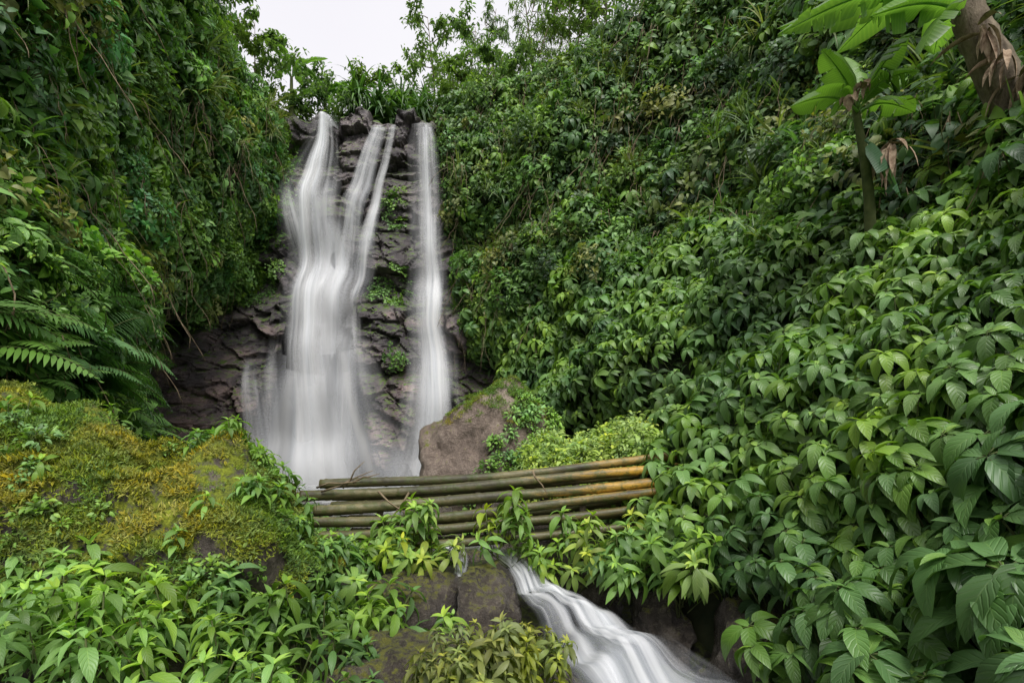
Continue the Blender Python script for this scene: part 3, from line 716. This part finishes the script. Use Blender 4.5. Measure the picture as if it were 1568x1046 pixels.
scatter('fern_thicket',C_fern,mk(P,.45,.6,1.0,lambda p:tint(p,DG*1.4,MG*1.2),.15,.5))
P=sample_grid(GL,90,outL,ml)
scatter('hanging_vines',C_vine,[(p+n*R(.4,.6),(R(-.1,.1),R(-.1,.1),1),R(.7,1.4),(.1,.1,.1)) for p,n in P])
P=sample_grid(GL,130,outL,lambda P,n:m_left(P,n)*(P[:,2]>2))+sample_grid(GR,200,outR,m_wall)
scatter('grass_tufts',C_grass,mk(P,.6,.9,1.8,lambda p:tint(p,MG,OL*1.3),.1,.4))
def NN(x,z): return np.array([N3(a*2,b*2,4) for a,b in zip(x,z)])
def m_ivy(P,n):
    x,z=P[:,0],P[:,2]
    le=np.interp(z,[3,3.6,4.5,6,8.5,10,13],[-11.5,-10.2,-9.0,-8.35,-8.3,-8.2,-8.6])
    re=np.interp(z,[3.4,4,6,9.5,13],[-.6,-1.5,-2.15,-2.45,-2.2])
    nz=np.array([.3*N3(a*1.5,b*1.5,1) for a,b in zip(x,z)])
    w=((x<le+nz)&(z>3.1))|((x>re+nz)&(z>3.3))
    w|=(np.hypot((x+4.4)/.45,(z-8.4)/1.05)+nz<.95)
    w|=(np.hypot((x+4.3)/.9,(z-5.3)/.8)+nz*2<.9)&(NN(x,z)>-.2)
    w|=(np.hypot((x+3.9)/.3,(z-2.6)/.4)<.9)
    return w.astype(float)
outC=lambda P: np.stack([np.zeros(P.shape[:-1]), -np.ones(P.shape[:-1]), np.ones(P.shape[:-1])*.3],axis=-1)
P=sample_grid(GC,2900,outC,m_ivy)
scatter('creeper_plants',C_ivy,mk(P,.12,.7,1.2,lambda p:tint(p,MG*1.1,BG*1.0,s=.8),0,.12,.15))
outU=lambda P: np.stack([np.zeros(P.shape[:-1]), np.zeros(P.shape[:-1]), np.ones(P.shape[:-1])],axis=-1)
P=sample_grid(GP,500,outU,lambda P,n:(P[:,1]<27).astype(float))
scatter('plateau_shrubs',C_bush,mk(P,.8,1.2,2.6,lambda p:tint(p,MG*.8,BG*.8,OL),0,.9))
st=[]
for k in range(44):
    x=R(-6.8,-2.6); y=R(20.5,22.6); st.append((Vector((x,y,12.6+R(0,1.0))),(R(-.3,.3),R(-.5,.1),1),R(.75,1.15),tint(Vector((x,y,0)),DG*1.3,MG*1.1)))
scatter('pandanus_clump',C_strap,st)

P=sample_obj(mossy,9000,lambda P,n: np.clip(n[:,2]*1.2+.1,0,1)**1.1*(P[:,2]>-1.2)*(.25+(np.array([N3(a*1.4,b*1.4,c*1.4) for a,b,c in P])>-.25)))
def t_moss(p):
    t=.6+1.3*N3(p.x*2,p.y*2,p.z*2)+R(-.15,.15); t=min(1,max(0,t)); a=np.array((.32,.28,.010)); b=np.array((.12,.23,.014)); return tuple(a*(1-t)+b*t)
scatter('moss',C_moss,mk(P,.3,.8,2.1,t_moss,-.004,.004,.1))
def m_bp(P,n):
    nz=np.array([N3(a*1.3+3,b*1.3,c*1.3) for a,b,c in P])
    low=(P[:,2]<-.85-.1*(P[:,0]+3))&(n[:,1]<.3)
    edge=(P[:,0]>-2.5)&(P[:,1]>3.75)&(P[:,0]<-1.3)
    return (low*(nz>-.15)*2.5+edge*1.6+(nz>.15)*.6)*np.clip(n[:,2]+.5,0,1)*(P[:,2]<.2)
P=sample_obj(mossy,220,m_bp)
scatter('boulder_plants',C_narrow,mk(P,.65,.5,.95,lambda p:tint(p,MG*1.1,BG*1.15,s=1.2),0,.05))
P=sample_obj(mossy,190,lambda P,n:(P[:,2]<.1)*np.clip(n[:,2]+.3,0,1)*(np.array([N3(a*1.6+8,b*1.6,c*1.6) for a,b,c in P])>.14))
scatter('boulder_creeper',C_tiny,mk(P,.5,.5,1.0,lambda p:tint(p,MG,BG*.9,s=1.2),0,.03))
P=sample_obj(boulder,230,lambda P,n:(P[:,0]>-.2+.5*P[:,2])*(P[:,2]<.6)*(n[:,1]<.3))
scatter('boulder_creeper',C_tiny,mk(P,.5,.9,1.7,lambda p:tint(p,MG*1.2,BG*1.2,s=1.2),0,.08))
P=sample_obj(boulder,600,lambda P,n:(n[:,2]>.3)*(P[:,2]>.15)*(P[:,0]>-1.1))
scatter('moss',C_moss,mk(P,.3,1.0,2.3,t_moss,-.004,.004,.1))

def clump(cx,cy,cz,rx,ry,rz,n):
    r=[]
    for k in range(n):
        while True:
            a,b,c=R(-1,1),R(-1,1),R(-.3,1)
            if a*a+b*b+c*c<1: break
        r.append((Vector((cx+a*rx,cy+b*ry,cz+c*rz)),Vector((a,b-.2,c+.6)).normalized()))
    return r
cl=[]
for c in [(-.8,4.6,-1.12,.24,.18,.36,22),(-1.1,4.45,-1.25,.2,.18,.25,10),(-.02,4.68,-1.1,.22,.18,.32,14),(.52,4.55,-1.22,.28,.2,.36,20),(.85,4.3,-1.22,.3,.25,.36,22),(1.15,4.3,-1.05,.2,.2,.3,10),(1.3,3.9,-1.2,.2,.25,.3,14),(-1.35,4.2,-1.4,.25,.3,.35,18),(-1.0,3.7,-1.45,.2,.15,.2,7),(-1.25,4.85,-1.15,.3,.1,.15,8),(-.5,3.65,-1.5,.12,.1,.15,4)]:
    cl+=clump(*c)
scatter('narrow_leaf_plants',C_narrow,mk(cl,.45,.75,1.35,lambda p:tint(p,MG*1.0,BG*1.0,YG*.9,s=1.5,extra=.3),0,.08,.35))
cl=clump(-.2,2.75,-1.42,.28,.22,.34,56)+clump(.10,2.9,-1.42,.22,.2,.36,40)+clump(-.05,2.55,-1.5,.34,.15,.24,36)+clump(-.45,2.6,-1.5,.16,.15,.26,18)
scatter('golden_leaf_plants',C_narrow,mk(cl,.5,.38,.75,lambda p:tint(p,OL*1.0,YG*.75,s=3,extra=.35),-.02,.07,.4))
cl=[]
for k in range(350):
    y=R(2.0,3.5); x=R(-3.6,-.78); cl.append((Vector((x,y,-1.8+.55*max(0,min(1,(-x-.6)/1.2))+.35*N3(x*1.5,y*1.5,0)+R(0,.3))),UP))
scatter('bank_plants',C_narrow,mk(cl,.8,.55,1.2,lambda p:tint(p,MG*.85,BG*1.1,s=1.2,extra=.3),0,.05,.4))
cl=[]
for k in range(420):
    y=R(5.6,8.6); x=R(.2,1.9); cl.append((Vector((x,y,-1.0+.35*(x)+.12*(y-5.6)+.4*N3(x,y,3)+R(-.1,.15))),Vector((-.3,-.5,.8))))
scatter('bright_shrubs',C_bush,mk(cl,.5,.35,.65,lambda p:tint(p,BG*.85,YG*1.0,s=1.3,extra=.3),0,.1))
cl=[]
for k in range(120):
    y=R(5.8,9); x=chan(y)-(.9+.2*(y-5.5))-R(0,1.6); cl.append((Vector((x,y,-1.6+R(0,.25))),UP))
scatter('far_bank_plants',C_narrow,mk(cl,.7,.9,1.4,lambda p:tint(p,MG,BG,s=1.0),0,.1))

# ------------------------------------------------------------ banana plants
M_ban=leaf_mat('banana_leaf_material',veins=30,rough=.4,transl=.4,fixed=C(.13,.27,.03),vk=.35)
M_bandk=leaf_mat('banana_old_leaf_material',veins=30,rough=.45,transl=.3,fixed=C(.05,.13,.055),vk=.3)
M_dry=simple_noise_mat('dry_leaf_material',C(.16,.10,.06),C(.45,.34,.24),12)
def banana_leaf(mb,base,tip,W,arch,mi=0,tear=.25,roll=0):
    base=Vector(base);tip=Vector(tip); n=30; d=tip-base; L=d.length; lv=R(.35,.7)
    pts=[base.lerp(tip,i/n)+UP*(arch*math.sin(math.pi*(i/n)**.8)) for i in range(n+1)]
    side0=d.cross(UP).normalized(); side0=Quaternion(d.normalized(),roll)@side0
    tube(mb,pts,[.016*(1-.85*i/n)*L**.5 for i in range(n+1)],5,mi,.8)
    for sg in (-1,1):
        prev=None; sag=.25
        for i in range(3,n+1):
            t=i/n
            w=W*.5*min(1,((t-.06)*4))**.6 if t<=.6 else W*.5*(1-((t-.6)/.4)**2.2)
            w=max(w,.004)
            tg=(pts[min(i+1,n)]-pts[i-1]).normalized(); s2=(side0-tg*side0.dot(tg)).normalized(); nn=s2.cross(tg)*1.0
            if nn.z<0: nn=-nn
            o=s2*sg*w; c0=pts[i]+nn*.006
            c1=c0+o*.5+nn*(.16*w); c2=c0+o+tg*.12*w+nn*(.12*w-sag*w)
            a=[mb.add(c0,(.5,t),lv),mb.add(c1,(.5+sg*.25,t),lv),mb.add(c2,(.5+sg*.5,t),lv-.1)]
            if prev: mb.face((prev[0],prev[1],a[1],a[0]),mi); mb.face((prev[1],prev[2],a[2],a[1]),mi)
            prev=a
            if R(0,1)<tear:
                sag=.25+R(-.25,.7); lv2=lv+R(-.12,.12)
                c1b=c0+o*.5+nn*(.16*w)+tg*.006; c2=c0+o*R(.85,1)+tg*(.12*w+R(.015,.05))+nn*(.12*w-sag*w)
                prev=[mb.add(c0,(.5,t),lv2),mb.add(c1b,(.5+sg*.25,t),lv2),mb.add(c2,(.5+sg*.5,t),lv2)]
def banana(name,stem,leaves,old=[],dry=[],rad=.09,mat=M_stem):
    mb=MB(); n=len(stem)
    SS=[np.array(q) for q in stem]; m=28; sp=[Vector(catmull(SS,i/m)) for i in range(m+1)]
    tube(mb,sp,[rad*(1-.5*i/m)*(1+.10*((i*.37)%1)+(.06*math.sin(i*2.3))) for i in range(m+1)],14,1)
    for l in leaves: banana_leaf(mb,*l)
    for l in old: banana_leaf(mb,*l,mi=2,tear=.15)
    for (p,L) in dry:
        for k in range(9): leaf(mb,Vector(p)+Vector((R(-.04,.04),R(-.04,.04),R(-.05,.05))),dirv(R(0,6.28),R(-1.2,.6)),L*R(.5,1),.07,R(1,3),.5,6,'lance',3,R(-1,1))
    return mb.obj(name,[M_ban,mat,M_bandk,M_dry])
banana('banana_plant',[(4.2,6.0,2.2),(4.15,5.95,2.7),(4.05,5.9,3.2),(3.98,5.9,3.6),(3.95,5.9,3.85)],
 [((3.95,5.85,3.7),(3.45,5.7,4.25),.36,.08,0,.15),((3.95,5.85,3.65),(3.05,5.6,3.55),.34,.14,0,.2,.3),((3.95,5.85,3.7),(4.35,5.6,4.35),.36,.08,0,.15),((3.95,5.85,3.65),(4.3,5.4,3.8),.3,.15),((3.95,5.85,3.7),(4.1,6.3,4.6),.34,.05),((3.95,5.9,3.6),(4.8,6.1,3.8),.34,.15)],
 [((4.0,5.8,3.3),(4.25,5.6,2.55),.3,.06)],[((3.9,5.7,3.85),.18),((3.72,5.65,3.7),.14),((4.2,5.7,3.2),.6)],rad=.06)
banana('banana_plant',[(5.9,5.5,2.2),(5.6,5.45,2.9),(5.3,5.4,3.4),(5.05,5.4,3.9),(4.85,5.4,4.3),(4.78,5.4,4.6)],
 [((4.75,5.4,4.5),(2.65,5.1,3.95),.34,.28,0,.45,.5),((4.75,5.4,4.55),(2.9,5.6,4.4),.32,.12,0,.4),((4.75,5.4,4.4),(3.5,5.0,4.05),.36,.12,0,.45,.4),((4.75,5.4,4.35),(3.9,4.9,3.6),.32,.2,0,.4,.4),((4.75,5.4,4.5),(5.9,4.9,4.6),.4,.3),((4.75,5.4,4.6),(4.3,6.8,5.0),.4,.3),((4.75,5.4,4.6),(5.6,6.8,5.0),.4,.3)],
 [],[((4.8,5.2,4.1),.5),((5.0,5.2,3.8),.5),((5.3,5.1,3.5),.5),((5.1,5.15,3.6),.5)],rad=.24,mat=M_bark)

# ------------------------------------------------------------ trees on the rim
M_tleaf=leaf_mat('tree_leaf_material',rough=.5,transl=.4,fixed=C(.10,.18,.045))
def tree(name,base,H,spread,nb,leafL,dens,crown0=.4,lean=(0,0),wr=.4,leafdroop=1.2,mat=None):
    mb=MB(); base=Vector(base); pts=[]; n=8
    for i in range(n+1):
        t=i/n; pts.append(base+Vector((lean[0]*t*t+R(-.05,.05)*H*.1,lean[1]*t*t,H*t)))
    tube(mb,pts,[.012*H*(1-.85*i/n) for i in range(n+1)],8,1)
    for k in range(nb):
        t=crown0+(1-crown0)*(k+R(0,1))/nb; i=min(int(t*n),n-1); o=pts[i].lerp(pts[i+1],t*n-i)
        d=dirv(R(0,6.28),R(.1,.9)); l=spread*(1.15-t*.6)*R(.6,1.1); bp=[o]
        for j in range(5):
            d=(d+Vector((R(-.35,.35),R(-.35,.35),R(-.25,.2)))).normalized(); bp.append(bp[-1]+d*l/5)
        tube(mb,bp,[.0035*H*(1-.17*j) for j in range(6)],5,1)
        for tw in range(6):
            q=bp[random.randint(2,5)]; dd=(d+Vector((R(-.9,.9),R(-.9,.9),R(-.6,.6)))).normalized(); e=q+dd*l*.4
            tube(mb,[q,e],[.0015*H,.0006*H],3,1)
            for m in range(dens):
                f=R(.2,1.1); c=q.lerp(e,f)+Vector((R(-1,1),R(-1,1),R(-1,1)))*l*.12
                ll=leafL*R(.6,1.3); leaf(mb,c,dirv(R(0,6.28),R(-.6,.6)),ll,ll*wr,leafdroop,.1,3,'ovate' if wr>.3 else 'lance',0,R(-.6,.6))
    return mb.obj(name,[mat or M_tleaf,M_bark])
tree('tree',(-3.5,23.5,12.8),6.2,2.4,17,.2,20,.35,(-.4,0))
tree('tree',(-1.9,22.8,12.8),5.2,2.0,14,.2,20,.3,(.3,0))
for (x,y,H,lx) in [(.2,22,5.6,.8),(1.0,22.5,6.6,-.5),(.7,21.5,5.2,1.4),(-.6,22.3,5.0,-.6),(1.8,22,5.6,.6),(-1.2,22.6,5.6,.5),(2.6,21.5,5.6,.5)]:
    tree('bamboo_plant',(x,y,12.8),H,1.4,16,.26,11,.15,(lx,-.3),.16,1.6)
tree('tree',(3.4,18.5,13),4.2,2.2,12,.22,16,.3,(0,0)); tree('tree',(5.4,17.5,13.2),4.5,2.4,12,.22,16,.3); tree('tree',(2.2,19.5,12.6),4.2,2.2,14,.2,20,.15)
tree('tree',(-9.8,19.5,12.2),3.4,1.7,15,.2,26,.1); tree('tree',(-10.1,17.5,12.4),4.2,2.0,16,.2,26,.1); tree('tree',(-9.8,15.5,13.0),4,2.1,14,.2,22,.1)
tree('tree',(-7.8,21.5,12.2),2.6,1.6,14,.2,26,.05); tree('tree',(-2.4,20.8,12.2),2.6,1.7,14,.18,28,.05); tree('tree',(-.4,20,12.6),2.2,1.7,14,.18,26,.05); tree('tree',(-6.4,22.5,12.4),2.8,1.7,14,.2,24,.05); tree('tree',(-4.6,22.8,12.4),3.0,1.7,14,.2,24,.05)
def rimban(x,y,z):
    lv=[]
    for k in range(8):
        a=k*.8+R(-.2,.2); r=R(1.1,1.6); lv.append(((x,y,z+1.0),(x+math.cos(a)*r,y+math.sin(a)*r*.6,z+1.0+R(.0,1.1)),.3,.35))
    banana('banana_plant',[(x,y,z-.6),(x,y,z),(x,y,z+1.1)],lv,rad=.1)
rimban(-8.7,20.2,12.9); rimban(-7.6,20.8,12.5)

# ------------------------------------------------------------ world, light, camera
w=bpy.data.worlds.new('World'); scene.world=w; w.use_nodes=True; nt=w.node_tree; nt.nodes.clear()
sky=nd(nt,'ShaderNodeTexSky',sky_type='NISHITA'); sky.sun_disc=False
EL=math.radians(58); AZ=math.radians(160)
sky.sun_elevation=EL; sky.sun_rotation=AZ; sky.dust_density=4; sky.air_density=1.0
hs=nd(nt,'ShaderNodeHueSaturation'); hs.inputs['Saturation'].default_value=.12; lk(nt,sky.outputs[0],hs.inputs['Color'])
tc=nd(nt,'ShaderNodeTexCoord'); cn=nd(nt,'ShaderNodeTexNoise',inp={'Scale':1.6,'Detail':5}); lk(nt,tc.outputs['Generated'],cn.inputs[0])
cl_=ramp(nt,cn.outputs[0],[(.3,C(6.6,6.45,6.95)),(.7,C(7.2,7.1,7.4))])
mixo=mixc(nt,.85,hs.outputs[0],cl_)
bg=nd(nt,'ShaderNodeBackground'); bg.inputs[1].default_value=.15; lk(nt,mixo,bg.inputs[0])
wo=nd(nt,'ShaderNodeOutputWorld'); lk(nt,bg.outputs[0],wo.inputs[0])
sl=bpy.data.lights.new('sun','SUN'); sl.energy=3.9; sl.angle=math.radians(28); sl.color=(1,.975,.94)
so=bpy.data.objects.new('sun',sl); scene.collection.objects.link(so)
sd=Vector((math.sin(AZ)*math.cos(EL),math.cos(AZ)*math.cos(EL),math.sin(EL)))
so.rotation_euler=sd.to_track_quat('Z','Y').to_euler()
cam=bpy.data.cameras.new('camera'); cam.lens=18; cam.sensor_width=36; cam.shift_y=.088; cam.clip_end=2000; cam.clip_start=.05
co=bpy.data.objects.new('camera',cam); scene.collection.objects.link(co); co.location=(0,0,0); co.rotation_euler=(math.radians(90),0,0)
scene.camera=co
scene.view_settings.view_transform='Standard'; scene.view_settings.look='None'; scene.view_settings.exposure=0
